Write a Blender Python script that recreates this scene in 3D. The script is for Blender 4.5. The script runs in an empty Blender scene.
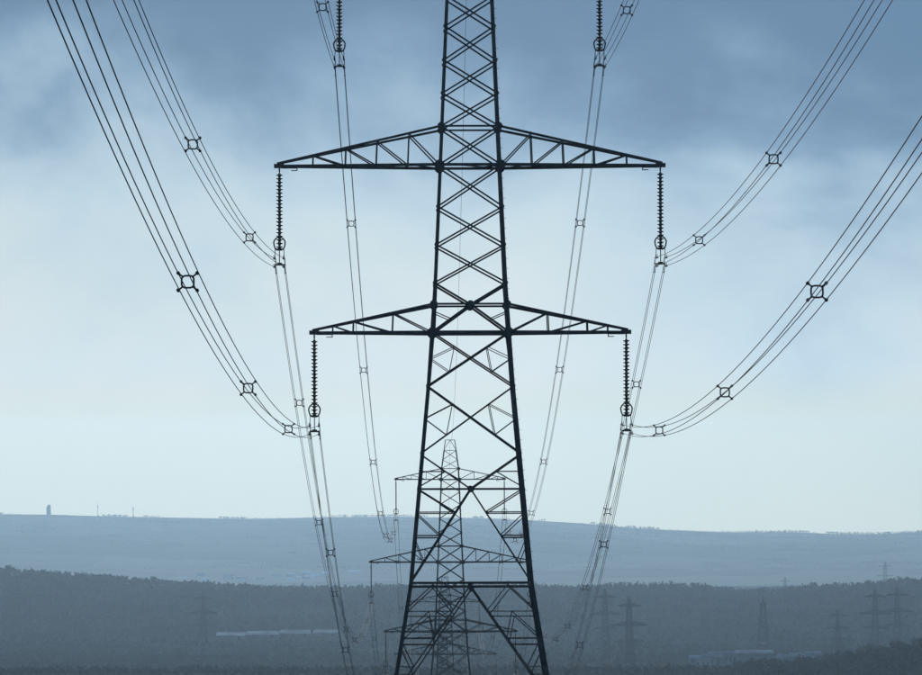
import bpy, math, random
import numpy as np
from mathutils import Vector, Matrix

random.seed(7)
rng = np.random.default_rng(7)
S = bpy.context.scene
C = S.collection

# ------------------------------------------------------------------ camera
F = 4160.0            # focal length in photo pixels (photo 922 wide)
CX, HY = 461.0, 455.0 # principal column, eye-level row
D1, SPAN = 260.0, 366.5
cam_d = bpy.data.cameras.new('camera')
cam = bpy.data.objects.new('camera', cam_d); C.objects.link(cam)
cam_d.sensor_width = 36.0
cam_d.lens = 36.0 * F / 922.0
cam_d.clip_start = 1.0; cam_d.clip_end = 60000.0
PITCH = math.atan((HY - 337.5) / F)
cam.location = (0, 0, 0)
cam.rotation_euler = (Matrix.Rotation(math.pi/2 + PITCH, 4, 'X') @ Matrix.Rotation(math.radians(-0.15), 4, 'Z')).to_euler()
S.camera = cam
S.render.resolution_x, S.render.resolution_y = 1024, 750

# ------------------------------------------------------------------ world, sun, exposure
SUN_EL, SUN_AZ = math.radians(15), math.radians(-3)   # sun behind cloud, ahead of the camera
w = bpy.data.worlds.new('World'); S.world = w; w.use_nodes = True
nt = w.node_tree; nt.nodes.clear()
def N(t, **k):
    n = nt.nodes.new(t)
    for a, b in k.items(): setattr(n, a, b)
    return n
L = nt.links.new
def math_node(op, a, b=None, c=None):
    n = N('ShaderNodeMath', operation=op)
    for i, v in enumerate((a, b, c)):
        if v is None: continue
        if isinstance(v, (int, float)): n.inputs[i].default_value = v
        else: L(v, n.inputs[i])
    return n.outputs[0]
sky = N('ShaderNodeTexSky', sky_type='NISHITA', sun_disc=False)
sky.sun_elevation = SUN_EL; sky.sun_rotation = SUN_AZ
tc = N('ShaderNodeTexCoord')
sep = N('ShaderNodeSeparateXYZ'); L(tc.outputs['Generated'], sep.inputs[0])
el = sep.outputs['Z']
# cloud deck: softly stretched noise in direction space
mp = N('ShaderNodeMapping'); mp.inputs['Scale'].default_value = (5.0, 5.0, 8.0)
mp.inputs['Location'].default_value = (0.35, 0.2, 0.15)
L(tc.outputs['Generated'], mp.inputs[0])
n1 = N('ShaderNodeTexNoise'); n1.inputs['Scale'].default_value = 2.2; n1.inputs['Detail'].default_value = 6; n1.inputs['Roughness'].default_value = .5
n1.inputs['Distortion'].default_value = .35
L(mp.outputs[0], n1.inputs['Vector'])
dn = math_node('MULTIPLY_ADD', n1.outputs['Fac'], 0.12, -0.065)
n3 = N('ShaderNodeTexNoise'); n3.inputs['Scale'].default_value = 6.0; n3.inputs['Detail'].default_value = 8; n3.inputs['Roughness'].default_value = .55; n3.inputs['Distortion'].default_value = .2
L(mp.outputs[0], n3.inputs['Vector'])
dn = math_node('ADD', dn, math_node('MULTIPLY_ADD', n3.outputs['Fac'], .026, -.013))
h = math_node('ADD', math_node('MULTIPLY_ADD', sep.outputs['X'], .16, el), dn)     # the deck's edge lies slightly aslant
hs = math_node('MULTIPLY_ADD', h, 1/0.24, 0.08/0.24)          # -0.08..0.16 -> 0..1
cr = N('ShaderNodeValToRGB'); cr.color_ramp.interpolation = 'CARDINAL'
def srgb(r, g, b): 
    f = lambda c: (c/255/12.92) if c/255 <= .04045 else ((c/255+.055)/1.055)**2.4
    return (f(r), f(g), f(b), 1)
stops = [(-.06,(206,220,226)), (.0,(206,219,222)), (.03,(194,213,220)), (.05,(177,203,218)), (.064,(157,187,208)),
         (.078,(118,155,186)), (.092,(84,126,162)), (.12,(76,120,158)), (.15,(80,123,160))]
e = cr.color_ramp.elements
for i, (pos, col) in enumerate(stops):
    x = (pos + .08)/.24
    q = e[i] if i < 2 else e.new(x)
    q.position = x; q.color = srgb(*col)
L(hs, cr.inputs[0])
# deck over the rest of the sky keeps the same grey-blue with broad lighter and darker areas
n2 = N('ShaderNodeTexNoise'); n2.inputs['Scale'].default_value = 3.0; n2.inputs['Detail'].default_value = 4
L(tc.outputs['Generated'], n2.inputs['Vector'])
var = math_node('MULTIPLY_ADD', n2.outputs['Fac'], .30, .85)
sc10 = math_node('MULTIPLY', var, 10.0)
vm = N('ShaderNodeVectorMath', operation='SCALE'); L(cr.outputs['Color'], vm.inputs[0]); L(sc10, vm.inputs['Scale'])
# light low over the horizon is yellowed by its long way through the air
mr = N('ShaderNodeMapRange', interpolation_type='SMOOTHSTEP'); L(el, mr.inputs[0])
mr.inputs[1].default_value = .023; mr.inputs[2].default_value = .0045; mr.inputs[3].default_value = 0; mr.inputs[4].default_value = 1
wt = N('ShaderNodeMix', data_type='RGBA', blend_type='MULTIPLY'); L(mr.outputs[0], wt.inputs[0]); L(vm.outputs[0], wt.inputs[6]); wt.inputs[7].default_value = (1.05, .92, .61, 1)
mx = N('ShaderNodeMix', data_type='RGBA'); mx.inputs[0].default_value = .985
L(sky.outputs[0], mx.inputs[6]); L(wt.outputs[2], mx.inputs[7])
bg = N('ShaderNodeBackground'); bg.inputs['Strength'].default_value = 0.1
L(mx.outputs[2], bg.inputs[0])
wo = N('ShaderNodeOutputWorld'); L(bg.outputs[0], wo.inputs[0])

sd = bpy.data.lights.new('sun', 'SUN'); sd.energy = 1.5; sd.angle = math.radians(14); sd.color = (1, .97, .92)
sun = bpy.data.objects.new('sun', sd); C.objects.link(sun)
sdir = Vector((math.sin(SUN_AZ)*math.cos(SUN_EL), math.cos(SUN_AZ)*math.cos(SUN_EL), math.sin(SUN_EL)))
sun.rotation_euler = sdir.to_track_quat('Z', 'Y').to_euler(); sun.location = (0, 0, 400)

S.view_settings.view_transform = 'Standard'; S.view_settings.look = 'None'
S.view_settings.exposure = 0.0; S.view_settings.gamma = 1.0; S.view_settings.use_curve_mapping = False
S.render.engine = 'CYCLES'
S.cycles.use_denoising = True; S.cycles.denoising_prefilter = 'ACCURATE'
S.cycles.use_adaptive_sampling = False
S.cycles.max_bounces = 6; S.cycles.volume_bounces = 1
S.cycles.filter_width = 1.5 if hasattr(S.cycles, 'filter_width') else 1.5

# ------------------------------------------------------------------ materials
def material(name, col, rough=.8, var=.25, scale=3.0, bump=0.0, col2=None, detail=4, spec=.3):
    m = bpy.data.materials.new(name); m.use_nodes = True
    t = m.node_tree; b = t.nodes['Principled BSDF']
    b.inputs['Roughness'].default_value = rough
    b.inputs['Specular IOR Level'].default_value = spec
    g = t.nodes.new('ShaderNodeNewGeometry')
    n = t.nodes.new('ShaderNodeTexNoise'); n.inputs['Scale'].default_value = scale; n.inputs['Detail'].default_value = detail
    t.links.new(g.outputs['Position'], n.inputs['Vector'])
    r = t.nodes.new('ShaderNodeValToRGB')
    c2 = col2 or tuple(min(1, c*(1+var)) for c in col)
    c1 = col if col2 else tuple(c*(1-var) for c in col)
    r.color_ramp.elements[0].color = (*c1, 1); r.color_ramp.elements[1].color = (*c2, 1)
    r.color_ramp.elements[0].position = .35; r.color_ramp.elements[1].position = .65
    t.links.new(n.outputs['Fac'], r.inputs[0]); t.links.new(r.outputs[0], b.inputs['Base Color'])
    if bump:
        bp = t.nodes.new('ShaderNodeBump'); bp.inputs['Strength'].default_value = bump
        t.links.new(n.outputs['Fac'], bp.inputs['Height']); t.links.new(bp.outputs[0], b.inputs['Normal'])
    return m
M_STEEL = material('weathered_steel', (.034, .038, .042), .75, .35, 1.6)
M_DARK = material('dark_fittings', (.035, .038, .042), .7, .3, 9)
M_GLASS = material('glazed_porcelain', (.040, .036, .034), .45, .2, 12, spec=.4)
M_WIRE = material('aged_aluminium_wire', (.06, .065, .07), .7, .2, 2)
M_SCRUB = material('dark_scrub', (.016, .018, .012), .95, .3, .012, col2=(.028, .028, .018), spec=0)
M_WOOD = material('winter_wood', (.046, .045, .034), .95, .3, .012, col2=(.075, .070, .052), spec=0)
M_TREE = material('tree_leaf', (.020, .026, .014), .95, .3, .4, col2=(.04, .046, .024), spec=0)
M_BARK = material('bark', (.035, .03, .024), .95, .3, 2)
M_ROOF = material('pale_sheet_roof', (.16, .17, .18), .95, .3, .08, spec=.03)
M_ROOF2 = material('grey_sheet_roof', (.12, .125, .13), .95, .25, .1, spec=.03)
M_WHITE = material('white_render', (.6, .6, .59), .9, .12, .05, spec=.03)
M_WALL = material('pale_wall', (.2, .2, .195), .85, .2, .2)
M_TIN = material('bright_sheet_roof', (.21, .22, .235), .95, .35, .05, spec=.05)
M_SHED = material('shed_cladding', (.10, .11, .115), .8, .2, .3)
M_OPEN = material('dark_glazing', (.03, .035, .04), .4, .2, 1)
M_STONE = material('weathered_stone', (.16, .15, .14), .9, .3, .4)

def field_material(name, c0, c1, c2, cell):
    m = bpy.data.materials.new(name); m.use_nodes = True
    t = m.node_tree; b = t.nodes['Principled BSDF']; b.inputs['Roughness'].default_value = .95
    b.inputs['Specular IOR Level'].default_value = 0
    g = t.nodes.new('ShaderNodeNewGeometry')
    mp = t.nodes.new('ShaderNodeMapping'); mp.inputs['Scale'].default_value = (1/cell, .58/cell, 0)
    t.links.new(g.outputs['Position'], mp.inputs[0])
    v = t.nodes.new('ShaderNodeTexVoronoi'); v.inputs['Scale'].default_value = 1.0
    t.links.new(mp.outputs[0], v.inputs['Vector'])
    n = t.nodes.new('ShaderNodeTexNoise'); n.inputs['Scale'].default_value = .02; n.inputs['Detail'].default_value = 6
    t.links.new(g.outputs['Position'], n.inputs['Vector'])
    r = t.nodes.new('ShaderNodeValToRGB')
    r.color_ramp.elements[0].color = (*c0, 1); r.color_ramp.elements[1].color = (*c2, 1)
    q = r.color_ramp.elements.new(.5); q.color = (*c1, 1)
    s = t.nodes.new('ShaderNodeSeparateColor'); t.links.new(v.outputs['Color'], s.inputs[0])
    a = t.nodes.new('ShaderNodeMath'); a.operation = 'MULTIPLY_ADD'; a.inputs[1].default_value = .6
    t.links.new(s.outputs[0], a.inputs[0]); 
    k = t.nodes.new('ShaderNodeMath'); k.operation = 'MULTIPLY'; k.inputs[1].default_value = .4
    t.links.new(n.outputs['Fac'], k.inputs[0]); t.links.new(k.outputs[0], a.inputs[2])
    t.links.new(a.outputs[0], r.inputs[0]); t.links.new(r.outputs[0], b.inputs['Base Color'])
    return m
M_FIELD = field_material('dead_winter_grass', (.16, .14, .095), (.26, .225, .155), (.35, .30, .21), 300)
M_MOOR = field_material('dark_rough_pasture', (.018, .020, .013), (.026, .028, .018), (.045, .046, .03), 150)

# ------------------------------------------------------------------ helpers
class MB:
    def __init__(s): s.v = []; s.f = []
    def add(s, v, f):
        o = len(s.v); s.v += [tuple(p) for p in v]; s.f += [tuple(i + o for i in q) for q in f]
    def bar(s, p, q, w, n=None, t=None):
        """steel angle section from p to q, flange width w"""
        p, q = Vector(p), Vector(q); d = (q - p)
        if d.length < 1e-6: return
        d.normalize(); n = Vector(n) if n is not None else Vector((0, 1, 0))
        if abs(d.dot(n)) > .98: n = Vector((1, 0, 0))
        n = (n - d*d.dot(n)).normalized(); u = d.cross(n)
        t = t or w*.14
        prof = [(-w/2, 0), (w/2, 0), (w/2, t), (-w/2 + t, t), (-w/2 + t, w*.85), (-w/2, w*.85)]
        vs = [p + u*a + n*b for a, b in prof] + [q + u*a + n*b for a, b in prof]
        fs = [(i, (i+1) % 6, 6 + (i+1) % 6, 6 + i) for i in range(6)] + [tuple(range(5, -1, -1)), tuple(range(6, 12))]
        s.add(vs, fs)
    def box(s, c, sx, sy, sz, rot=None):
        vs = []
        for x in (-.5, .5):
            for y in (-.5, .5):
                for z in (-.5, .5):
                    a = Vector((x*sx, y*sy, z*sz))
                    if rot is not None: a = rot @ a
                    vs.append(Vector(c) + a)
        s.add(vs, [(0,1,3,2), (4,6,7,5), (0,4,5,1), (2,3,7,6), (0,2,6,4), (1,5,7,3)])
    def tube(s, pts, r, n=6, closed=False):
        pts = [Vector(p) for p in pts]; m = len(pts); vs = []
        for i, p in enumerate(pts):
            a = pts[(i-1) % m] if (closed or i) else p
            b = pts[(i+1) % m] if (closed or i < m-1) else p
            d = (b - a).normalized()
            up = Vector((0, 1, 0)) if abs(d.y) < .9 else Vector((0, 0, 1))
            e1 = d.cross(up).normalized(); e2 = d.cross(e1)
            rr = r[i] if isinstance(r, (list, tuple)) else r
            vs += [p + (e1*math.cos(2*math.pi*k/n) + e2*math.sin(2*math.pi*k/n))*rr for k in range(n)]
        fs = []
        for i in range(m if closed else m-1):
            j = (i+1) % m
            fs += [(i*n+k, i*n+(k+1) % n, j*n+(k+1) % n, j*n+k) for k in range(n)]
        if not closed: fs += [tuple(range(n-1, -1, -1)), tuple(range((m-1)*n, m*n))]
        s.add(vs, fs)
    def lathe(s, prof, n=12, c=(0, 0, 0)):
        vs = [(c[0]+r*math.cos(2*math.pi*k/n), c[1]+r*math.sin(2*math.pi*k/n), c[2]+z) for r, z in prof for k in range(n)]
        fs = [(i*n+k, i*n+(k+1) % n, (i+1)*n+(k+1) % n, (i+1)*n+k) for i in range(len(prof)-1) for k in range(n)]
        fs += [tuple(range(n-1, -1, -1)), tuple(range((len(prof)-1)*n, len(prof)*n))]
        s.add(vs, fs)
    def plate(s, c, n, r, t, k=8):
        n = Vector(n).normalized(); a = Vector((0, 0, 1)) if abs(n.z) < .9 else Vector((1, 0, 0))
        u = n.cross(a).normalized(); v = n.cross(u); c = Vector(c)
        ring = [(u*math.cos(2*math.pi*(i+.5)/k) + v*math.sin(2*math.pi*(i+.5)/k))*r for i in range(k)]
        vs = [c + x - n*t/2 for x in ring] + [c + x + n*t/2 for x in ring]
        s.add(vs, [(i, (i+1) % k, k+(i+1) % k, k+i) for i in range(k)] + [tuple(range(k-1, -1, -1)), tuple(range(k, 2*k))])
    def mesh(s, name, mat):
        me = bpy.data.meshes.new(name); me.from_pydata(s.v, [], s.f); me.materials.append(mat); me.update(); return me
    def obj(s, name, mat, parent=None):
        return link(name, s.mesh(name, mat), parent)
def link(name, me, parent=None, loc=None, rot=None):
    o = bpy.data.objects.new(name, me); C.objects.link(o)
    if parent is not None: o.parent = parent
    if loc is not None: o.location = loc
    if rot is not None: o.rotation_euler = rot
    return o
def tag(o, label, cat, group=None, kind=None):
    o['label'] = label; o['category'] = cat
    if group: o['group'] = group
    if kind: o['kind'] = kind
    return o
def empty(name, loc, rz=0):
    o = bpy.data.objects.new(name, None); C.objects.link(o); o.location = loc; o.rotation_euler = (0, 0, rz)
    o.empty_display_size = .5
    return o
def copy_tree(o, parent=None):
    c = o.copy(); C.objects.link(c); c.parent = parent
    for ch in KIDS.get(o.name, o.children): copy_tree(ch, c)
    return c
KIDS = {}
def bar_obj(name, p, q, wd, n, parent, mat=None):
    b = MB(); b.bar(p, q, wd, n); return b.obj(name, mat or M_STEEL, parent)

# ------------------------------------------------------------------ terrain
GD = np.array([-700, -400, -106, 0, 130, 260, 627, 992, 1358, 2000, 2300, 2620, 2720, 3400, 4000, 5200, 6500, 8800, 12000, 14500, 16000], float)
GZ = np.array([120, 84, 24.6, -1.75, -12, -18.4, -52.6, -83.6, -106, -112, -119.5, -143, -147.5, -162, -172, -205, -245, -268, -276, -335, -400], float)
_dd = np.arange(-700, 16001, 5.0); _zz = np.interp(_dd, GD, GZ)
_k = np.ones(25)/25; _zs = np.convolve(np.pad(_zz, 12, 'edge'), _k, 'valid')
_zs = np.where(np.abs(_dd) < 60, _zz*.6+_zs*.4, _zs)
def vnoise(x, y, seed=0):
    s = 0
    for k, (a, f) in enumerate(((1, 1), (.5, 2.1), (.25, 4.3), (.12, 8.9))):
        s = s + a*np.sin(x*f + 1.7*k + seed + 1.3*np.sin(y*f*.7 + k))*np.cos(y*f*1.1 - .9*k + seed*2 + 1.1*np.sin(x*f*.6))
    return s/1.87
def ground_z(x, d):
    x = np.asarray(x, float); d = np.asarray(d, float)
    z = np.interp(d, _dd, _zs)
    k = np.clip((d - 2200)/600, 0, 1)
    t = np.clip((x - 172)/105, 0, 1); t = t*t*(3 - 2*t)            # low spur running in beside the tree belt
    z = z + 15*t*np.exp(-((d - 2200)/230)**2)*(1 + .12*vnoise(x/22, d/70, 7))
    return z + k*2.0*vnoise(x/160, d/210, 1) + np.clip((np.abs(x) - 150)/3000, 0, 1)*k*6*vnoise(x/700, d/900, 3)
MR_D = 4700.0
mr_x = np.array([-600, 0, 55, 115, 140, 160, 225, 310, 340, 390, 470, 540, 565, 600, 660, 700, 745, 760, 800, 840, 870, 905, 922, 1500], float)
mr_y = np.array([560, 567, 571, 575, 578, 579, 583, 585.5, 586, 584, 584, 583.5, 586, 584.5, 583.5, 585, 590, 588.5, 587, 585.5, 583.5, 580, 581, 574], float)
TREE_H = 9.0
def mid_z(x, d):
    x = np.asarray(x, float); d = np.asarray(d, float)
    px = CX + x/MR_D*F
    crest = -(np.interp(px, mr_x, mr_y) - HY)/F*MR_D - TREE_H*.9
    t = np.clip((d - 3700)/(MR_D - 3700), 0, 1); t = t*t*(3 - 2*t)
    base = ground_z(x, np.full_like(d, 3700.)) - 4
    z = base + (crest - base)*t
    back = np.clip((d - MR_D)/900, 0, 1)
    return z - back**1.5*70 + 1.2*vnoise(x/70, d/90, 5)*np.clip((d-3700)/200, 0, 1)
FR_D = 12000.0
fr_x = np.array([-900, 0, 48, 100, 150, 200, 240, 330, 400, 470, 530, 580, 640, 720, 800, 840, 880, 922, 1800], float)
fr_y = np.array([512, 513, 513.5, 515.3, 516.5, 517.5, 518.5, 517, 516.5, 518, 520.5, 523.5, 529, 533, 533.5, 535.3, 535.3, 533.5, 530], float)
def far_z(x, d):
    x = np.asarray(x, float); d = np.asarray(d, float)
    px = CX + x/FR_D*F
    crest = -(np.interp(px, fr_x, fr_y) - HY)/F*FR_D
    t = np.clip((d - 8900)/(FR_D - 8900), 0, 1); t = np.sin(t*math.pi/2)**1.15
    base = -260.0
    z = base + (crest - base)*t
    back = np.clip((d - FR_D)/1800, 0, 1)
    return z - back**1.5*120 + 3.5*vnoise(x/330, d/420, 9)*np.clip((d-8900)/500, 0, 1)*(1 - np.clip((d - 11500)/400, 0, 1)*.75)
def surf(x, d):
    z = ground_z(x, d)
    d = np.asarray(d, float)
    z = np.where((d > 3700) & (d < 5600), np.maximum(z, mid_z(x, d)), z)
    return np.where((d > 8200) & (d < 14000), np.maximum(z, far_z(x, d)), z)
_ray = np.concatenate([np.arange(1200, 5200, 4.0), np.arange(5200, 14000, 8.0)])
def at_ground(px, py, dmin=1200):
    """point where the photo ray meets the ground"""
    r = _ray[_ray >= dmin]; x = (px - CX)/F*r; z = -(py - HY)/F*r
    i = np.argmax(z <= surf(x, r)); d = r[i]
    return Vector(((px - CX)/F*d, d, float(surf(x[i:i+1], r[i:i+1])[0])))
def at_dist(px, d):
    x = (px - CX)/F*d
    return Vector((x, d, float(surf(np.array([x]), np.array([d]))[0])))
def sheet(name, fn, xs, ds, mat):
    X, D = np.meshgrid(xs, ds); Z = fn(X, D)
    co = np.stack([X, D, Z], -1).reshape(-1, 3); nx, nd = len(xs), len(ds)
    i = np.arange(nd-1)[:, None]*nx + np.arange(nx-1)[None]
    fc = np.stack([i, i+1, i+nx+1, i+nx], -1).reshape(-1, 4)
    me = fast_mesh(name, co, fc, mat); me.polygons.foreach_set('use_smooth', [True]*len(fc))
    o = link(name, me); o['kind'] = 'structure'; return o
def fast_mesh(name, co, fc, mat):
    me = bpy.data.meshes.new(name); k = fc.shape[1]
    me.vertices.add(len(co)); me.vertices.foreach_set('co', np.ascontiguousarray(co, dtype=np.float32).ravel())
    me.loops.add(fc.size); me.loops.foreach_set('vertex_index', np.ascontiguousarray(fc, dtype=np.int32).ravel())
    me.polygons.add(len(fc)); me.polygons.foreach_set('loop_start', np.arange(0, fc.size, k, dtype=np.int32))
    me.materials.append(mat); me.update(calc_edges=True); me.validate(); return me
xs = np.unique(np.concatenate([np.linspace(-9000, 9000, 61), np.linspace(-900, 900, 91)]))
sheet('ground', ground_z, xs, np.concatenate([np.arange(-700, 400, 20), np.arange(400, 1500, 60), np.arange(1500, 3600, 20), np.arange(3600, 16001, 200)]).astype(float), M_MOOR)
sheet('wooded_ridge', mid_z, np.unique(np.concatenate([np.linspace(-4000, 4000, 81), np.linspace(-700, 700, 141)])), np.arange(3680, 5601, 20.), M_MOOR)
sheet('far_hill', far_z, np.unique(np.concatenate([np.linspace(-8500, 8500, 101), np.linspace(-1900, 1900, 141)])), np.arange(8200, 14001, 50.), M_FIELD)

# ------------------------------------------------------------------ pylon
PX = 16.0                               # photo px per metre at the first pylon
Z_OF = lambda y: (333 - y)/PX           # height relative to the bottom crossarm
BASE = 26.0                             # bottom crossarm above the ground
hy = np.array([-128, -59, 166, 333, 585, 749], float); hv = np.array([11.6, 21, 30.5, 38.1, 60.9, 87.6])
HW = lambda y: float(np.interp(y, hy, hv))/PX
def P(face, s, y, off=0.0):
    """point on a body face: s in -1..1 across, y = photo row at the first pylon, off outward"""
    hw = HW(y); x, yy = s*hw, -(hw + off)
    a = face*math.pi/2
    return Vector((x*math.cos(a) - yy*math.sin(a), x*math.sin(a) + yy*math.cos(a), Z_OF(y) + BASE))
def FN(face):
    a = face*math.pi/2
    return Vector((-math.sin(a), math.cos(a), 0))          # inward
ARMS = [  # lower row, upper row, half length px, fractions of the web
    (-33, -59, 131.5, (.33, .66, .84)), (166, 127.5, 193.0, (.195, .39, .58, .78)), (333, 305, 158.0, (.333, .66, .83))]
HANG = [8.15, 11.92, 9.75]

def body_members():
    out = []   # name, p, q, w, n
    def m(name, f, a, b, wd, off=0.0):
        if a[1] >= 333 and b[1] > 333 and a[1] != 584.5: wd *= .74
        out.append((name, P(f, a[0], a[1], off), P(f, b[0], b[1], off), wd, FN(f)))
    xp = [-103, -80, -59, -33, -3, 27.5, 61.5, 94.7, 127.5, 166, 208, 246, 284]
    for f in range(4):
        for a, b in zip(xp[:-1], xp[1:]):
            wd = .13 if a > -60 else .10
            m('diagonal_brace', f, (-1, a), (1, b), wd, .05); m('diagonal_brace', f, (1, a), (-1, b), wd, -.08)
        m('diagonal_brace', f, (0, -128), (-1, -103), .08); m('diagonal_brace', f, (0, -128), (1, -103), .08)
        for y, wd in ((-128, .1), (-103, .1), (-59, .13), (-33, .16), (127.5, .15), (166, .22), (305, .16), (333, .24), (489, .13)):
            m('horizontal_strut', f, (-1, y), (1, y), wd, .01)
        # panel with its crossing on the strut at row 305
        for s in (-1, 1):
            m('diagonal_brace', f, (s, 284), (0, 305.5), .16, .04 if s < 0 else -.09)
            m('diagonal_brace', f, (0, 305.5), (-s, 333), .17, .04 if s < 0 else -.09)
            m('redundant_brace', f, (s, 312), (s*.5, 320), .08)
        # two large crossed panels with redundant diamonds
        for a, c, b in ((333, 359.5, 386.5), (386.5, 418, 453)):
            hwa, hwb = HW(a), HW(b)
            for s in (-1, 1):
                m('diagonal_brace', f, (s, a), (-s, b), .17, .05 if s < 0 else -.09)
                mid = (a + b)/2 - 1
                def on(y0, y1, t, s0, s1):     # point on a diagonal
                    y = y0 + (y1 - y0)*t; x = s0*HW(y0) + (s1*HW(y1) - s0*HW(y0))*t
                    return (x/HW(y), y)
                q1, q2 = on(a, b, .27, s, -s), on(b, a, .27, s, -s)
                m('redundant_brace', f, (s, mid), q1, .085); m('redundant_brace', f, (s, mid), q2, .085)
                m('redundant_brace', f, q1, q2, .085)
        # K panel and the two long inverted V panels
        def onv(y0, y1, x1, y):                # x on the V from centre (row y0) to side x1 at row y1
            return x1*HW(y1)*(y - y0)/(y1 - y0)/HW(y)
        for s in (-1, 1):
            m('diagonal_brace', f, (s, 455), (0, 489), .16, .04)
            q = (onv(489, 455, s, 471.5), 471.5)
            m('redundant_brace', f, q, (s, 471.5), .085); m('redundant_brace', f, q, (s, 487), .09)
            m('diagonal_brace', f, (0, 489), (s, 583), .145, .04)
            V = lambda y: (onv(489, 583, s, y), y)
            m('redundant_brace', f, (s, 489.5), V(512.7), .13); m('redundant_brace', f, (s, 512.7), V(512.7), .12)
            m('redundant_brace', f, (s, 513.5), V(536), .11); m('horizontal_strut', f, (s, 536.5), V(536.5), .15)
            m('redundant_brace', f, (s, 538), V(562), .10); m('redundant_brace', f, V(562), (s*.93, 560), .08)
            m('horizontal_strut', f, (s, 584.5), (0, 584.5), .19, .02)
            m('diagonal_brace', f, (0, 587), (s, 702), .15, .04)
            U = lambda y: (onv(587, 702, s, y), y)
            k = (s*.62, 586)
            m('redundant_brace', f, k, U(612), .11); m('redundant_brace', f, k, (s, 611), .12)
            m('redundant_brace', f, U(613.5), (s, 613.5), .11)
            g = ((U(613.5)[0] + s)/2, 613.5)
            m('redundant_brace', f, g, U(640), .10); m('redundant_brace', f, g, (s, 638), .11)
            m('horizontal_strut', f, U(641), (s, 641), .17)
            m('redundant_brace', f, (s, 643), U(670), .12); m('redundant_brace', f, U(670), (s, 670), .10)
            m('redundant_brace', f, (s, 671), U(690), .10)
        m('horizontal_strut', f, (-1, 704), (1, 704), .16)
    for y in (-33, 166, 333):                  # plan bracing
        hw = HW(y)*.98; z = Z_OF(y) + BASE
        out.append(('plan_brace', Vector((-hw, -hw, z)), Vector((hw, hw, z)), .10, Vector((0, 0, 1))))
        out.append(('plan_brace', Vector((hw, -hw, z-.12)), Vector((-hw, hw, z-.12)), .10, Vector((0, 0, 1))))
    return out
LEGF = 1.0
def leg_mesh(sx, sy, b):
    rows = [-128, -59, -3, 61.5, 127.5, 208, 284, 386.5, 453, 489, 585, 749]
    ws = [k*LEGF for k in (.12, .17, .19, .20, .21, .22, .225, .23, .235, .24, .245)]
    for i in range(len(rows)-1):
        y0, y1 = rows[i], rows[i+1]; wd = ws[i]
        p = Vector((sx*HW(y0), sy*HW(y0), Z_OF(y0) + BASE)); q = Vector((sx*HW(y1), sy*HW(y1), Z_OF(y1) + BASE))
        d = (q - p).normalized(); q = q + d*.12 if i < len(rows)-2 else q
        ax, ay = Vector((-sx, 0, 0)), Vector((0, -sy, 0)); t = wd*.16
        o = Vector((sx*.03, sy*.03, 0))*(1 + i*.12)
        prof = [o, o + ax*wd, o + ax*wd + ay*t, o + ax*t + ay*t, o + ax*t + ay*wd, o + ay*wd]
        vs = [p + k for k in prof] + [q + k for k in prof]
        b.add(vs, [(j, (j+1) % 6, 6+(j+1) % 6, 6+j) for j in range(6)] + [tuple(range(5, -1, -1)), tuple(range(6, 12))])
def arm_members(k, side):
    lo, up, half, fr = ARMS[k]; L_ = half/PX*side
    zl, zu = Z_OF(lo) + BASE, Z_OF(up) + BASE
    out = []
    tip = lambda sy, dz=0: Vector((L_, sy*.14, zl + .03 + dz))
    for sy in (-1, 1):
        bl = Vector((side*HW(lo), sy*HW(lo), zl)); bu = Vector((side*HW(up), sy*HW(up), zu))
        n = Vector((0, -sy, 0)); tl, tu = tip(sy), tip(sy, .16)
        out.append(('lower_chord', bl, tl, .21 if k else .17, n)); out.append(('upper_chord', bu, tu, .17 if k else .14, n))
        low = lambda t: bl.lerp(tl, t); upp = lambda t: bu.lerp(tu, t)
        prev = 0
        for t in fr:
            out.append(('web_post', low(t), upp(t), .085, n)); out.append(('web_diagonal', upp(t), low(prev), .095, n)); prev = t
    al, ar = [Vector((side*HW(lo), s*HW(lo), zl - .02)) for s in (-1, 1)]
    tl, tr = tip(-1, -.05), tip(1, -.05); fs = (0,) + tuple(fr)
    for i, t in enumerate(fr):
        a = al if i % 2 else ar; c = ar if i % 2 else al; ta = tl if i % 2 else tr; tc_ = tr if i % 2 else tl
        out.append(('lacing_bar', a.lerp(ta, fs[i]), c.lerp(tc_, t), .09, Vector((0, 0, 1))))
        out.append(('lacing_bar', al.lerp(tl, t), ar.lerp(tr, t), .09, Vector((0, 0, 1))))
    return out
def arm_tip(k, side, b):
    lo, up, half, fr = ARMS[k]; z = Z_OF(lo) + BASE
    x = half/PX*side
    b.box((x - side*.12, 0, z + .05), .62, .34, .26)
    b.box((x - side*.75, 0, z - .06), 1.0, .42, .08)
def arm_bracket(k, side, b):
    lo, up, half, fr = ARMS[k]; z = Z_OF(lo) + BASE; x = half/PX*side
    b.box((x - side*1.25, -.1, z - .17), .06, .08, .2); b.box((x - side*1.05, -.1, z - .24), .34, .08, .05)
def gusset_spots():
    sp = []
    for f in range(4):
        for y, r in ((305.5, .26), (489, .20), (587, .17)): sp.append((P(f, 0, y, .06), FN(f), r))
        if f in (0, 2):
            for lo, up, _, _ in ARMS:
                for s in (-1, 1):
                    sp.append((P(f, s, lo, .07), FN(f), .31)); sp.append((P(f, s*.99, up, .07), FN(f), .25))
            for y in (27.5, 61.5, 94.7, 208, 246, 284, 386.5, 453, 489):
                for s in (-1, 1): sp.append((P(f, s*.985, y, .07), FN(f), .14))
    return sp
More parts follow.
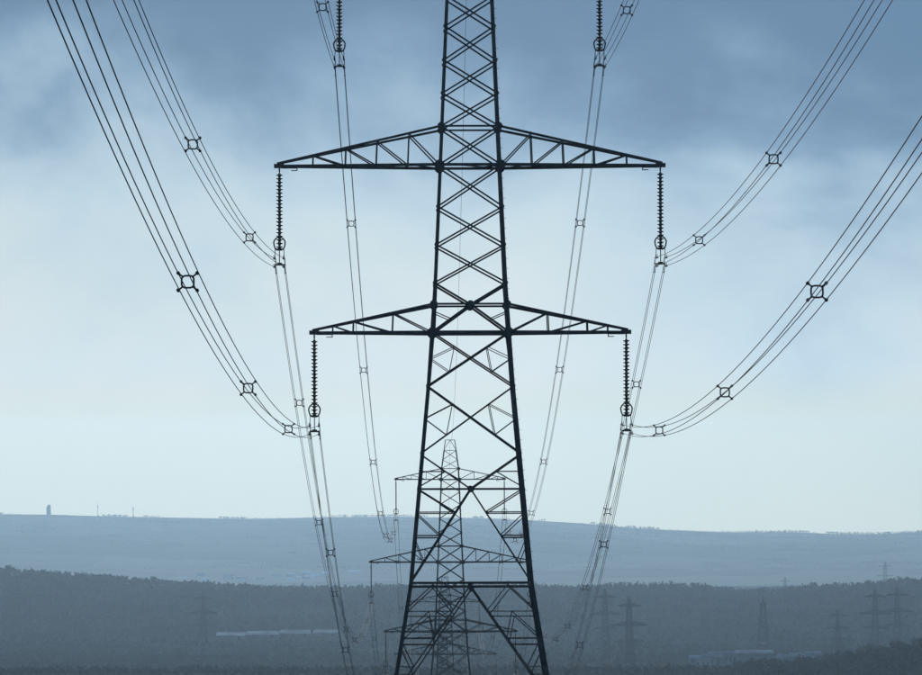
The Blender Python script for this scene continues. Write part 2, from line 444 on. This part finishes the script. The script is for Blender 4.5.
def build_pylon():
    root = empty('lattice_pylon', (0, 0, 0))
    for sx in (-1, 1):
        for sy in (-1, 1):
            b = MB(); leg_mesh(sx, sy, b); lg = b.obj('leg', M_STEEL, root)
            f = MB(); hw = HW(749); f.lathe([(.45, -1.2), (.45, .25), (.3, .45)], 10, (sx*hw, sy*hw, 0)); f.obj('footing', M_STONE, lg)
    for name, p, q, wd, n in body_members(): bar_obj(name, p, q, wd*.80, n, root)
    for c, n, r in gusset_spots():
        b = MB(); b.plate(c, n, r, .03); b.obj('gusset_plate', M_STEEL, root)
    for k in range(3):
        for side in (-1, 1):
            b = MB(); arm_tip(k, side, b); a = b.obj('crossarm', M_STEEL, root)
            b = MB(); b.box((side*HANG[k], 0, Z_OF(ARMS[k][0]) + BASE - .16), .06, .16, .26); b.obj('hanger_bracket', M_STEEL, a)
            b = MB(); arm_bracket(k, side, b); b.obj('earthing_bracket', M_STEEL, a)
            for name, p, q, wd, n in arm_members(k, side): bar_obj(name, p, q, wd*.9, n, a)
    b = MB()
    for y in np.arange(-50, 745, 10):         # climbing pegs up one leg
        c = Vector((HW(y), -HW(y), Z_OF(y) + BASE)); b.box(c + Vector((.09, 0, 0)), .16, .022, .022)
    b.obj('climbing_peg', M_STEEL, root)['kind'] = 'stuff'
    return root
def build_small_pylon(f=.95, lf=1.0, af=None):
    global LEGF
    LEGF = lf
    root = empty('lattice_pylon', (0, 0, 0))
    for sx in (-1, 1):
        for sy in (-1, 1):
            b = MB(); leg_mesh(sx, sy, b); b.obj('leg', M_STEEL, root)
    b = MB()
    for name, p, q, wd, n in body_members(): b.bar(p, q, wd*f, n)
    for c, n, r in gusset_spots(): b.plate(c, n, r, .03, 6)
    b.obj('lattice_bracing', M_STEEL, root)
    for k in range(3):
        for side in (-1, 1):
            b = MB(); arm_tip(k, side, b)
            for name, p, q, wd, n in arm_members(k, side): b.bar(p, q, wd*(af or f), n)
            b.obj('crossarm', M_STEEL, root)
    return root

# tower line
def line_x(d): return .58 - .0062*(d - D1)
PY = [(-106.5, 24.6), (D1, None), (626.5, None), (993, None), (1359.5, None)]
ARM0 = [50.7, (HY-333)/PX, (HY-631.3)/6.64, (HY-697.6)/4.19, (HY-707)/3.06]   # bottom crossarm heights
TD = [-106.5, 260.0, 626.5, 993.0, 1359.5]
LABELS = ['huge dark steel lattice pylon with three pairs of crossarms towering over the valley',
          'second steel lattice pylon down the line, next after the huge dark pylon',
          'third steel lattice pylon down the line, standing below the second one',
          'fourth and lowest lattice pylon down the line, almost lost among other lattices']
yaw = math.atan(.0062)
pyl = build_pylon(); small = build_small_pylon(); farp = build_small_pylon(2.7, 2.8, 4.0); FIRST = [farp]
for i in (1, 2, 3, 4):
    if i == 1: o = pyl
    elif i == 2: o = copy_tree(pyl)
    elif i == 3: o = small
    else: o = copy_tree(small)
    o.location = (line_x(TD[i]), TD[i], ARM0[i] - BASE); o.rotation_euler = (0, 0, yaw)
    tag(o, LABELS[i-1], 'pylon', 'pylons carrying the near power line')

# ------------------------------------------------------------------ insulator strings
BW, BH = .29, .265           # half bundle width and height
STR = 6.0                   # crossarm to bundle centre
SIDES = {-1: 'warehouse side', 1: 'twin-pylon side'}
ARMN = ['shortest top crossarm', 'widest middle crossarm', 'lowest crossarm']
ORD = ['', 'huge dark pylon', 'second pylon', 'third pylon', 'fourth pylon']
disc_m = MB(); disc_m.lathe([(.08, .115), (.08, .065), (.19, .035), (.205, -.022), (.11, -.05), (.07, -.12)], 12)
disc_me = disc_m.mesh('disc', M_GLASS)
def ring_pts():
    pts = []
    for t in np.linspace(-.5*math.pi+.55, 1.5*math.pi-.55, 22):
        pts.append(Vector((.37*math.cos(t)*(1 if math.sin(t) > 0 else .92), .0, .43*math.sin(t))))
    return pts
def string_parts(root, full):
    n = 21; p = .225; top = -.52
    if full:
        h = MB(); h.tube([(0, 0, -.05), (0, 0, top + .1)], .035); h.box((0, 0, -.2), .1, .05, .22); h.obj('hanger_link', M_DARK, root)
        for i in range(n): link('disc', disc_me, root, (0, 0, top - i*p))
    else:
        b = MB(); b.tube([(0, 0, -.05), (0, 0, top - n*p)], .06)
        for i in range(n): b.lathe([(.05, .06), (.16, .0), (.05, -.06)], 8, (0, 0, top - i*p))
        b.obj('disc_stack', M_GLASS, root)
    zb = top - (n-1)*p - .12              # end of discs
    r = MB(); pts = [q + Vector((0, -.05, zb + .3)) for q in ring_pts()]
    r.tube(pts, .045); r.tube([pts[0], pts[-1]], .05); r.box((0, 0, zb - .02), .5, .06, .10)
    r.obj('arcing_ring', M_DARK, root)
    y = MB(); y.tube([(0, 0, zb), (0, 0, -STR - BH + .1)], .03)
    y.box((0, 0, -STR - BH + .13), 2*BW - .02, .05, .10); y.box((0, 0, -STR - BH + .21), .3, .05, .10)
    for s in (-1, 1):
        y.tube([(s*BW*.93, 0, zb), (s*BW, 0, -STR + BH + .05)], .022)
    y.obj('yoke', M_DARK, root)
    for sx in (-1, 1):
        for sz in (-1, 1):
            c = MB(); z = -STR + sz*BH
            c.tube([(sx*BW, -.28, z - .05), (sx*BW, -.12, z), (sx*BW, .12, z), (sx*BW, .28, z - .05)], [.03, .06, .06, .03])
            c.box((sx*BW, 0, z + .08), .06, .1, .16); c.obj('clamp', M_DARK, root)
            if full:
                for dd in (-1.7, 1.7):
                    e_ = MB(); zz = z - .10 - (.22 if dd > 0 else 0) * 1.0
                    e_.tube([(sx*BW, dd - .2, zz), (sx*BW, dd + .2, zz)], .014, 5)
                    for k in (-.2, .2): e_.tube([(sx*BW, dd + k - .06, zz), (sx*BW, dd + k + .06, zz)], .045)
                    e_.box((sx*BW, dd, zz + .10 + (.08 if dd > 0 else 0)), .03, .04, .22 + (.18 if dd > 0 else 0)); e_.obj('vibration_damper', M_DARK, root)
proto = {}
def clamp_pos(i, k, side):
    zl = ARM0[i] + [(333+33)/PX, (333-166)/PX, 0][k]
    return Vector((line_x(TD[i]) + side*HANG[k], TD[i], zl - STR))
for i in (1, 2, 3, 4):
    full = i == 1
    for k in range(3):
        for side in (-1, 1):
            if full not in proto:
                o = empty('insulator_string', (0, 0, 0)); string_parts(o, full); proto[full] = o
            else: o = copy_tree(proto[full])
            o.location = clamp_pos(i, k, side) + Vector((0, 0, STR)); o.rotation_euler = (0, 0, yaw)
            tag(o, f'disc insulator string under the {ARMN[k]} of the {ORD[i]}, {SIDES[side]}', 'insulator', 'insulator strings of the near power line')

# ------------------------------------------------------------------ conductors and spacers
def wire_z(k, side, d):
    """height of bundle centre at distance d"""
    if d <= D1:
        u = D1 - d; z1 = clamp_pos(1, k, side).z
        return z1 + (-.031, -.031, -.0236)[k]*u + 3.86e-4*u*u
    for i in (1, 2, 3):
        if d <= TD[i+1] + 1e-6:
            v = d - TD[i]; a, b = clamp_pos(i, k, side).z, clamp_pos(i+1, k, side).z
            return a + (b - a)*v/SPAN - 3.9e-4*v*(SPAN - v)
def wire_obj(pts, r, name='conductor_wire', n=5):
    b = MB(); b.tube(pts, r, n); me = b.mesh(name, M_WIRE); me.polygons.foreach_set('use_smooth', [True]*len(me.polygons))
    return link(name, me)
ds = np.unique(np.concatenate([np.arange(-106.5, 700, 5.0), np.arange(700, 1359.5, 8.0), TD]))
KN = ['shortest crossarms', 'widest crossarms', 'lowest crossarms']
for k in range(3):
    for side in (-1, 1):
        for sx in (-1, 1):
            for sz in (-1, 1):
                pts = []
                for d in ds:
                    i = int(np.clip(np.searchsorted(TD, d) - 1, 0, 3)); t = (d - TD[i])/SPAN
                    wob = math.sin(math.pi*t)*(.05*math.sin(3.1*k + 1.7*side + 2.3*sx + sz + i))   # slight slack differences
                    pts.append((line_x(d) + side*HANG[k] + sx*BW + wob*.5, d, wire_z(k, side, d) + sz*BH + wob))
                o = wire_obj(pts, .0175)
                tag(o, f'{"upper" if sz > 0 else "lower"} {"outer" if sx == side else "inner"} wire of the four-wire bundle under the {KN[k]}, {SIDES[side]}', 'power line', 'conductor wires of the near power line')
pts = []
PEAK = [Z_OF(-128) + a for a in ARM0]
for d in ds:
    if d <= D1:
        u = D1 - d; z = PEAK[1] - .02*u + 3.4e-4*u*u
    else:
        i = int(np.clip(np.searchsorted(TD, d) - 1, 1, 3)); v = d - TD[i]; z = PEAK[i] + (PEAK[i+1] - PEAK[i])*v/SPAN - 3.1e-4*v*(SPAN - v)
    pts.append((line_x(d), d, z))
tag(wire_obj(pts, .014, 'earth_wire'), 'single thin earth wire strung between the peaks of the pylons', 'power line')

fr_m = MB(); q = .185; cr_ = .115; ring = []
for a, (cx, cz) in enumerate(((1, 1), (-1, 1), (-1, -1), (1, -1))):
    for t in (0, .25, .5, .75, 1):
        an = math.pi/2*(a + t); ring.append(((q - cr_)*cx + cr_*math.cos(an), 0, (q - cr_)*cz + cr_*math.sin(an)))
fr_m.tube(ring, .030, 6, True); frame_me = fr_m.mesh('ring_frame', M_DARK)
arm_me = []
for cx, cz in ((1, 1), (-1, 1), (-1, -1), (1, -1)):
    b = MB(); b.tube([(cx*(q-.03), 0, cz*(q-.03)), (cx*BW, 0, cz*BH)], [.03, .026]); b.tube([(cx*BW, -.07, cz*BH), (cx*BW, .07, cz*BH)], .06)
    arm_me.append(b.mesh('clamp_arm', M_DARK))
NTH = ['first', 'second', 'third', 'fourth', 'fifth', 'sixth', 'seventh', 'eighth']
SPN = {0: 'uphill from the huge dark pylon', 1: 'downhill from the huge dark pylon', 2: 'downhill from the second pylon', 3: 'downhill from the third pylon'}
BN = ['top', 'middle', 'bottom']
spos = {(1, -1): [218, 167, 122, 80, 38, -6, -52], (1, 1): [222, 173, 120, 76, 34, -10, -55],
        (2, -1): [233-19, 168, 127, 82, 38, -5, -52], (2, 1): [222, 171.6, 130, 84, 40, -4, -50], (0, -1): [221, 160, 118, 74, 30, -12, -56], (0, 1): [223, 172, 126, 80, 36, -8, -54]}
fw = [36, 86, 138, 190, 238, 284, 328]
for k in range(3):
    for side in (-1, 1):
        lst = [(d, 0) for d in spos[(k, side)]]; cnt = {}
        sh = 5*math.sin(2.2*k + 1.9*side)
        for i in (1, 2, 3): lst += [(TD[i] + v + (sh if i == 1 and k else 0) + (4*math.sin(i*5+k) if i > 1 else 0), i) for v in fw]
        for d, i in lst:
            z = wire_z(k, side, d); cnt[i] = cnt.get(i, -1) + 1
            if d < 60 or not -80 < HY - z/d*F < 700: continue          # far outside the view
            dz = (wire_z(k, side, d + 1) - wire_z(k, side, d - 1))/2
            o = empty('bundle_spacer', (line_x(d) + side*HANG[k], d, z)); o.rotation_euler = (math.atan(dz), 0, yaw)
            link('ring_frame', frame_me, o)
            for am in arm_me: link('clamp_arm', am, o)
            tag(o, f'{NTH[cnt[i]]} ring spacer {SPN[i]} on the {BN[k]} bundle, {SIDES[side]}', 'spacer', 'spacers on the four-wire bundles')

# ------------------------------------------------------------------ distant pylons and masts
far = [  # px, distance, yaw deg, scale, label
    (628, 2700, 8, 1.0, 'hazy distant pylon standing before the wooded ridge, darker of a close pair'),
    (604, 3050, 8, 1.0, 'faint hazy distant pylon just behind the darker one before the wooded ridge'),
    (874, 3050, -12, 1.0, 'one of twin distant pylons above dark trees, nearer the slim pylon'),
    (896, 3150, -12, 1.0, 'one of twin distant pylons above dark trees, farther from the slim pylon'),
    (836, 3000, 4, .74, 'slim small distant pylon between the open lattice tower and the twin pylons'),
    (203, 3400, 15, .95, 'faint lone distant pylon in front of the pale long warehouse roofs'),
    (784, 5600, 20, .95, 'tiny faint pylon tip rising behind the wooded ridge beyond the lattice tower'),
    (884, 5350, 20, 1.0, 'tiny faint pylon tip rising behind the wooded ridge above the twin pylons')]
for px, d, rz, scl, lab in far:
    o = copy_tree(small) if d > 5000 else FIRST.pop() if FIRST else copy_tree(farp); g = at_dist(px, d); o.location = g; o.rotation_euler = (0, 0, math.radians(rz)); o.scale = (scl,)*3
    tag(o, lab, 'pylon', 'distant pylons of other lines')
FARTOP = {628: 611.5, 874: 597, 836: 600}
def lattice_tower(px, d, hgt, hb, ht, label, lv=6, fat=4.2):
    g = at_dist(px, d); root = empty('lattice_tower', g)
    hw = lambda z: hb + (ht - hb)*z/hgt
    for sx in (-1, 1):
        for sy in (-1, 1):
            b = MB(); b.tube([(sx*hb, sy*hb, -.5), (sx*ht, sy*ht, hgt)], .16*fat, 5); b.obj('leg', M_STEEL, root)
    for f in range(4):
        a = f*math.pi/2; R = Matrix.Rotation(a, 3, 'Z')
        for j in range(lv):
            z0, z1 = hgt*j/lv, hgt*(j+1)/lv
            for s in (-1, 1):
                b = MB(); b.tube([R @ Vector((s*hw(z0), -hw(z0), z0)), R @ Vector((-s*hw(z1), -hw(z1), z1))], .08*fat, 4); b.obj('diagonal_brace', M_STEEL, root)
            b = MB(); b.tube([R @ Vector((-hw(z1), -hw(z1), z1)), R @ Vector((hw(z1), -hw(z1), z1))], .09*fat, 4); b.obj('horizontal_strut', M_STEEL, root)
    for z in (hgt*.30, hgt*.74):
        b = MB(); b.box((0, 0, z), 2*hw(z)+.8, 2*hw(z)+.8, .3); b.obj('platform', M_STEEL, root)
    b = MB(); b.tube([(0, 0, hgt), (0, 0, hgt*1.12)], .12*fat, 5); b.obj('antenna', M_STEEL, root)
    tag(root, label, 'tower')
lattice_tower(762, 3150, 44, 5.0, 1.3, 'narrow open lattice tower without crossarms behind the large pale-roofed shed')
def mast(px, d, hgt, wd, label):
    root = empty('radio_mast', at_dist(px, d))
    b = MB(); b.tube([(0, 0, -1), (0, 0, hgt)], [wd, wd*.7], 6); b.obj('pole', M_STEEL, root)
    b = MB(); b.box((0, 0, hgt*.72), wd*3.4, wd*3.4, hgt*.14); b.obj('antenna_head', M_STEEL, root)
    b = MB(); b.box((wd*2, 0, 1.4), 5, 4, 2.8); b.obj('equipment_cabin', M_WALL, root)
    tag(root, label, 'mast')
mast(97.5, FR_D - 30, 38, .7, 'thin tall radio mast on the far hill crest, nearer the square tower')
mast(133, FR_D - 30, 31, 1.1, 'stouter short radio mast on the far hill crest, farther from the square tower')
# ------------------------------------------------------------------ buildings
def gable(px, d, lx, ly, hw_, hr, rz, wall, roof, name, label, cat='building', group=None, wins=0, flat=False, loc=None):
    g = loc or at_dist(px, d); root = empty(name, g, math.radians(rz))
    b = MB(); b.box((0, 0, hw_/2 - 1), lx, ly, hw_ + 2); b.obj('wall', wall, root)
    b = MB(); o = .4; x, y = lx/2 + o, ly/2 + o
    if flat:
        n = 8; prof = [(-y + 2*y*i/n, hw_ + .01 + hr*math.sin(math.pi*i/n)) for i in range(n+1)]
        prof = [(-y, hw_ - .3)] + prof + [(y, hw_ - .3)]
    else: prof = [(-y, hw_ + .01), (0, hw_ + hr), (y, hw_ + .01), (y, hw_ - .25), (-y, hw_ - .25)][:5]
    k = len(prof); vs = [(-x, a, c) for a, c in prof] + [(x, a, c) for a, c in prof]
    b.add(vs, [(i, (i+1) % k, k+(i+1) % k, k+i) for i in range(k)] + [tuple(range(k-1, -1, -1)), tuple(range(k, 2*k))]); b.obj('roof', roof, root)
    for j in range(wins):
        b = MB(); xx = -lx/2 + lx*(j+.5)/wins; b.box((xx, -ly/2 - .03, hw_*.5), lx/wins*.45, .1, hw_*.38); b.obj('window', M_OPEN, root)
    if cat == 'house': return tag(root, label, cat, group)
    b = MB(); b.box((lx*.31, -ly/2 - .05, min(hw_*.35, 1.6)), min(3, lx*.12), .12, min(hw_*.7, 3.2)); b.obj('door', M_OPEN, root)
    return tag(root, label, cat, group)
wh = [(231, 637.5, 26, 'short pale-roofed warehouse nearest the faint lone pylon'), (263, 636.5, 30, 'second pale-roofed long warehouse counted from the faint lone pylon'),
      (295, 635.5, 28, 'third pale-roofed long warehouse counted from the faint lone pylon'), (326, 635, 22, 'pale-roofed warehouse at the end of the row away from lone pylon')]
WH = []
for px, py, lx, lab in wh:
    g = at_ground(px, py); WH.append(g)
    gable(px, 0, lx, 34, 3.2, 2.6, random.uniform(-3, 5), M_SHED, M_TIN, 'warehouse', lab, 'warehouse', 'row of pale-roofed warehouses', loc=g)
g = at_dist(753, 2960)
gable(753, 0, 26, 20, 10.5, 1.8, -4, M_SHED, M_TIN, 'industrial_shed', 'large dark shed with a pale curved roof below the lattice tower', 'shed', flat=True, loc=g)
ind = [(694, 2840, 7, 6, 3.2, 'small hut'), (702, 2760, 9, 7, 3.4, 'pale low hut'), (712, 2800, 14, 9, 4, 'mid-size workshop'), (722, 2900, 18, 9, 4, 'long workshop'),
       (731, 2820, 8, 8, 5, 'tall narrow workshop'), (778, 2780, 12, 8, 3.5, 'low shed'), (788, 2830, 14, 8, 3.5, 'long low shed'), (800, 2880, 15, 8, 3.5, 'long pale shed'), (812, 2930, 10, 8, 3.5, 'small pale shed')]
ind = [(a, b + 190, lx*1.15, ly, hh*1.75, nm) for a, b, lx, ly, hh, nm in ind]
for j, (px, d, lx, ly, hh, nm) in enumerate(ind):
    side = 'beside the large curved-roof shed toward the darker hazy pylon' if px < 753 else 'beside the large curved-roof shed toward the slim pylon'
    gable(px, d, lx, ly, hh, 1.6, random.uniform(-25, 25), M_WALL if j % 2 else M_SHED, M_TIN if j % 3 != 1 else M_ROOF, 'workshop', f'{nm} {side}', 'workshop', 'workshops round the large shed', wins=3 if lx > 9 else 2)
for j in range(26):                                   # houses at the foot of the far hill
    px = random.choice([random.uniform(178, 206), random.uniform(222, 262), random.uniform(262, 362), random.uniform(290, 330)]); d = random.uniform(8650, 9050)
    gable(px, d, random.uniform(9, 26), 12, random.uniform(2.5, 4.5), 3.2, random.uniform(-15, 15), M_WHITE, M_WHITE if random.random() < .6 else M_ROOF, 'house',
          'tiny pale house in the hazy settlement at the far hill foot', 'house', 'houses at the foot of the far hill')
def stone_tower():
    root = empty('stone_tower', at_dist(48.5, FR_D - 20))
    b = MB(); b.box((0, 0, 11), 11.5, 11.5, 26); b.obj('wall', M_STONE, root)
    b = MB(); b.box((1.0, 0, 26.5), 7.6, 7.6, 5.6); b.obj('upper_stage', M_STONE, root)
    for s in (-1, 1):
        b = MB(); b.box((s*2.4, -5.77, 15), 1.5, .1, 3.4); b.obj('window', M_OPEN, root)
    tag(root, 'square stepped stone tower standing alone on the far hill crest', 'tower')
stone_tower()

# ------------------------------------------------------------------ trees
def leaf_cloud(n, rx, rz, cz, size, seed, lumps=7):
    r = np.random.default_rng(seed)
    cen = r.normal(size=(lumps, 3)); cen /= np.linalg.norm(cen, axis=1)[:, None]; cen *= r.uniform(.25, .68, (lumps, 1))
    pk = cen[r.integers(0, lumps, n)]; dv = r.normal(size=(n, 3)); dv /= np.linalg.norm(dv, axis=1)[:, None]
    pos = pk + dv*(r.uniform(0, 1, (n, 1))**.5)*.42
    pos = pos*np.array([rx, rx, rz]) + np.array([0, 0, cz])
    a = r.normal(size=(n, 3)); b = r.normal(size=(n, 3)); a /= np.linalg.norm(a, axis=1)[:, None]
    b -= (a*b).sum(1)[:, None]*a; b /= np.linalg.norm(b, axis=1)[:, None]
    s = size*r.uniform(.6, 1.3, (n, 1))
    return np.stack([pos - a*s, pos + b*s*.8, pos + a*s, pos - b*s*.8], 1)      # n,4,3
def wood(name, pts, hts, label, mat, nleaf=16, variants=10, wide=.42, leaf=.13):
    """many small far trees as one mass"""
    var = []
    for k in range(variants):
        q = leaf_cloud(nleaf, wide, .46, .56, leaf, 100 + k, 6)
        tw = .02; tr = np.array([[[-tw, 0, -.08], [tw, 0, -.08], [tw*.6, 0, .6], [-tw*.6, 0, .6]], [[0, -tw, -.08], [0, tw, -.08], [0, tw*.6, .6], [0, -tw*.6, .6]]])
        var.append(np.concatenate([q, tr]))
    var = np.array(var); m = len(pts); idx = rng.integers(0, variants, m); ang = rng.uniform(0, 6.28, m)
    ca, sa = np.cos(ang)[:, None, None], np.sin(ang)[:, None, None]; v = var[idx]; hh = hts[:, None, None]
    x = (v[..., 0]*ca - v[..., 1]*sa)*hh + pts[:, 0][:, None, None]; y = (v[..., 0]*sa + v[..., 1]*ca)*hh + pts[:, 1][:, None, None]
    z = v[..., 2]*hh + pts[:, 2][:, None, None]
    co = np.stack([x, y, z], -1).reshape(-1, 3); fc = np.arange(len(co)).reshape(-1, 4)
    o = link(name, fast_mesh(name, co, fc, mat)); tag(o, label, 'woodland', kind='stuff'); return o
def scatter(n, x0, x1, d0, d1):
    return rng.uniform(x0, x1, n), rng.uniform(d0, d1, n)
# wood on the ridge
x, d = scatter(32000, -950, 950, 3720, 4790)
px = CX + x/d*F; z = surf(x, d); py = HY - z/d*F
keep = vnoise(x/150, d/190, 2) > -.42
keep |= d > 4580
for g in WH: keep &= ~((np.abs(x - g.x) < 24) & (d > g.y - 190) & (d < g.y + 30))
x, d, z = x[keep], d[keep], z[keep]
ht = rng.uniform(.65, 1.15, len(x))*TREE_H*(1 + .22*vnoise(x/28, d/40, 8))
wood('ridge_woodland', np.stack([x, d, z], 1), ht, 'dense dark bare winter wood covering the middle ridge', M_WOOD)
# scrub on the valley floor
x, d = scatter(34000, -700, 700, 2180, 3760)
z = surf(x, d); keep = vnoise(x/110, d/140, 4) > -.45
for px_, d_ in [(a[0], a[1]) for a in ind] + [(753, 2960)]:
    keep &= ~((np.abs(x - (px_-CX)/F*d_) < 17) & (d < d_ + 14) & (d > d_ - 170))
for g in WH: keep &= ~((np.abs(x - g.x) < 24) & (d > g.y - 190) & (d < g.y + 30))
x, d, z = x[keep], d[keep], z[keep]
wood('valley_scrub', np.stack([x, d, z], 1), rng.uniform(2.0, 5.2, len(x)), 'low dark scrub spread over the valley floor', M_SCRUB, nleaf=12, wide=.6, leaf=.15)
# darker belt by the twin pylons
x, d = scatter(2300, 150, 450, 2040, 2330)
z = surf(x, d); keep = vnoise(x/30, d/40, 6) > -.55
x, d, z = x[keep], d[keep], z[keep]
wood('dark_tree_belt', np.stack([x, d, z], 1), rng.uniform(3.0, 8.5, len(x))*(1 + .45*vnoise(x/12, d/22, 3)), 'dark tree belt on the low spur before the twin distant pylons', M_TREE, nleaf=70, leaf=.075, wide=.5)
# hedges and copses of the far hill
segs = []
for j in range(280):
    x0, d0 = rng.uniform(-2100, 2100), rng.uniform(9100, 11950); ang = rng.normal(0, .25); n = int(rng.integers(14, 60))
    t = np.arange(n)*7.0; segs.append(np.stack([x0 + np.cos(ang)*t, d0 + np.sin(ang)*t*.8], 1))
for j in range(70):
    x0, d0 = rng.uniform(-2100, 2100), rng.uniform(9200, 11950); n = int(rng.integers(12, 60)); segs.append(np.stack([x0 + rng.normal(0, 28, n), d0 + rng.normal(0, 22, n)], 1))
xr = rng.uniform(-1950, 1950, 2600); xr = xr[vnoise(xr/95, xr*0 + 1.3, 3) > .02]; segs.append(np.stack([xr, FR_D - rng.uniform(0, 60, len(xr))], 1))
q = np.concatenate(segs); q = q[(q[:, 1] < 12040) & (q[:, 1] > 9000)]
z = surf(q[:, 0], q[:, 1])
wood('far_hedgerow', np.stack([q[:, 0], q[:, 1], z], 1), rng.uniform(2.5, 6.0, len(q))*np.where(q[:, 1] > 11930, 1.5, 1), 'hazy hedgerows and copses scattered over the far hill', M_WOOD, nleaf=16, wide=.6)

def tree(px, d, hgt, label, seed, group):
    g = at_dist(px, d); root = empty('tree', g); r = random.Random(seed)
    b = MB(); b.tube([(0, 0, -.4), (.1, 0, hgt*.25), (.05, .1, hgt*.62)], [hgt*.035, hgt*.026, hgt*.01], 6)
    for k in range(6):
        a = r.uniform(0, 6.28); z0 = hgt*r.uniform(.22, .5); ln = hgt*r.uniform(.2, .34)
        b.tube([(.06, .03, z0), (math.cos(a)*ln*.6, math.sin(a)*ln*.6, z0 + ln*.5), (math.cos(a)*ln, math.sin(a)*ln, z0 + ln*.95)], [hgt*.014, hgt*.009, hgt*.004], 4)
    b.obj('trunk', M_BARK, root)
    q = leaf_cloud(380, hgt*.44, hgt*.42, hgt*.6, hgt*.045, seed, 11).reshape(-1, 3)
    link('crown', fast_mesh('crown', q, np.arange(len(q)).reshape(-1, 4), M_TREE), root)
    tag(root, label, 'tree', group)
tr = [(786, 2880, 9, 'broad round tree in front of the low shed beside the curved-roof shed'), (797, 2910, 8, 'round tree next to the broad one before the low shed'),
      (688, 2870, 7, 'small tree before the pale low huts'), (667, 2860, 6, 'low rounded tree before the small hut, away from curved-roof shed'),
      (705, 2880, 6, 'low tree before the mid-size workshop')]
for j, (px, d, hgt, lab) in enumerate(tr): tree(px, d, hgt, lab, 40 + j, 'trees round the workshops')
for j, px in enumerate((8, 43, 82, 152, 812, 868, 898, 906)):
    tree(px, MR_D - 10, random.uniform(11, 14), 'taller bare-looking tree standing proud of the wooded ridge skyline', 60 + j, 'taller trees on the wooded ridge skyline')

# ------------------------------------------------------------------ haze
hz = MB(); hz.box((0, 7650, -145), 18600, 17400, 550); 
vm_ = bpy.data.materials.new('haze_air'); vm_.use_nodes = True; t = vm_.node_tree; t.nodes.clear()
pv = t.nodes.new('ShaderNodeVolumePrincipled'); pv.inputs['Color'].default_value = (.54, .775, 1.0, 1); pv.inputs['Density'].default_value = 4.8e-5
pv.inputs['Anisotropy'].default_value = .66
om = t.nodes.new('ShaderNodeOutputMaterial'); t.links.new(pv.outputs[0], om.inputs['Volume'])
ho = hz.obj('haze', vm_); tag(ho, 'pale blue haze filling the valley air', 'haze', kind='stuff')
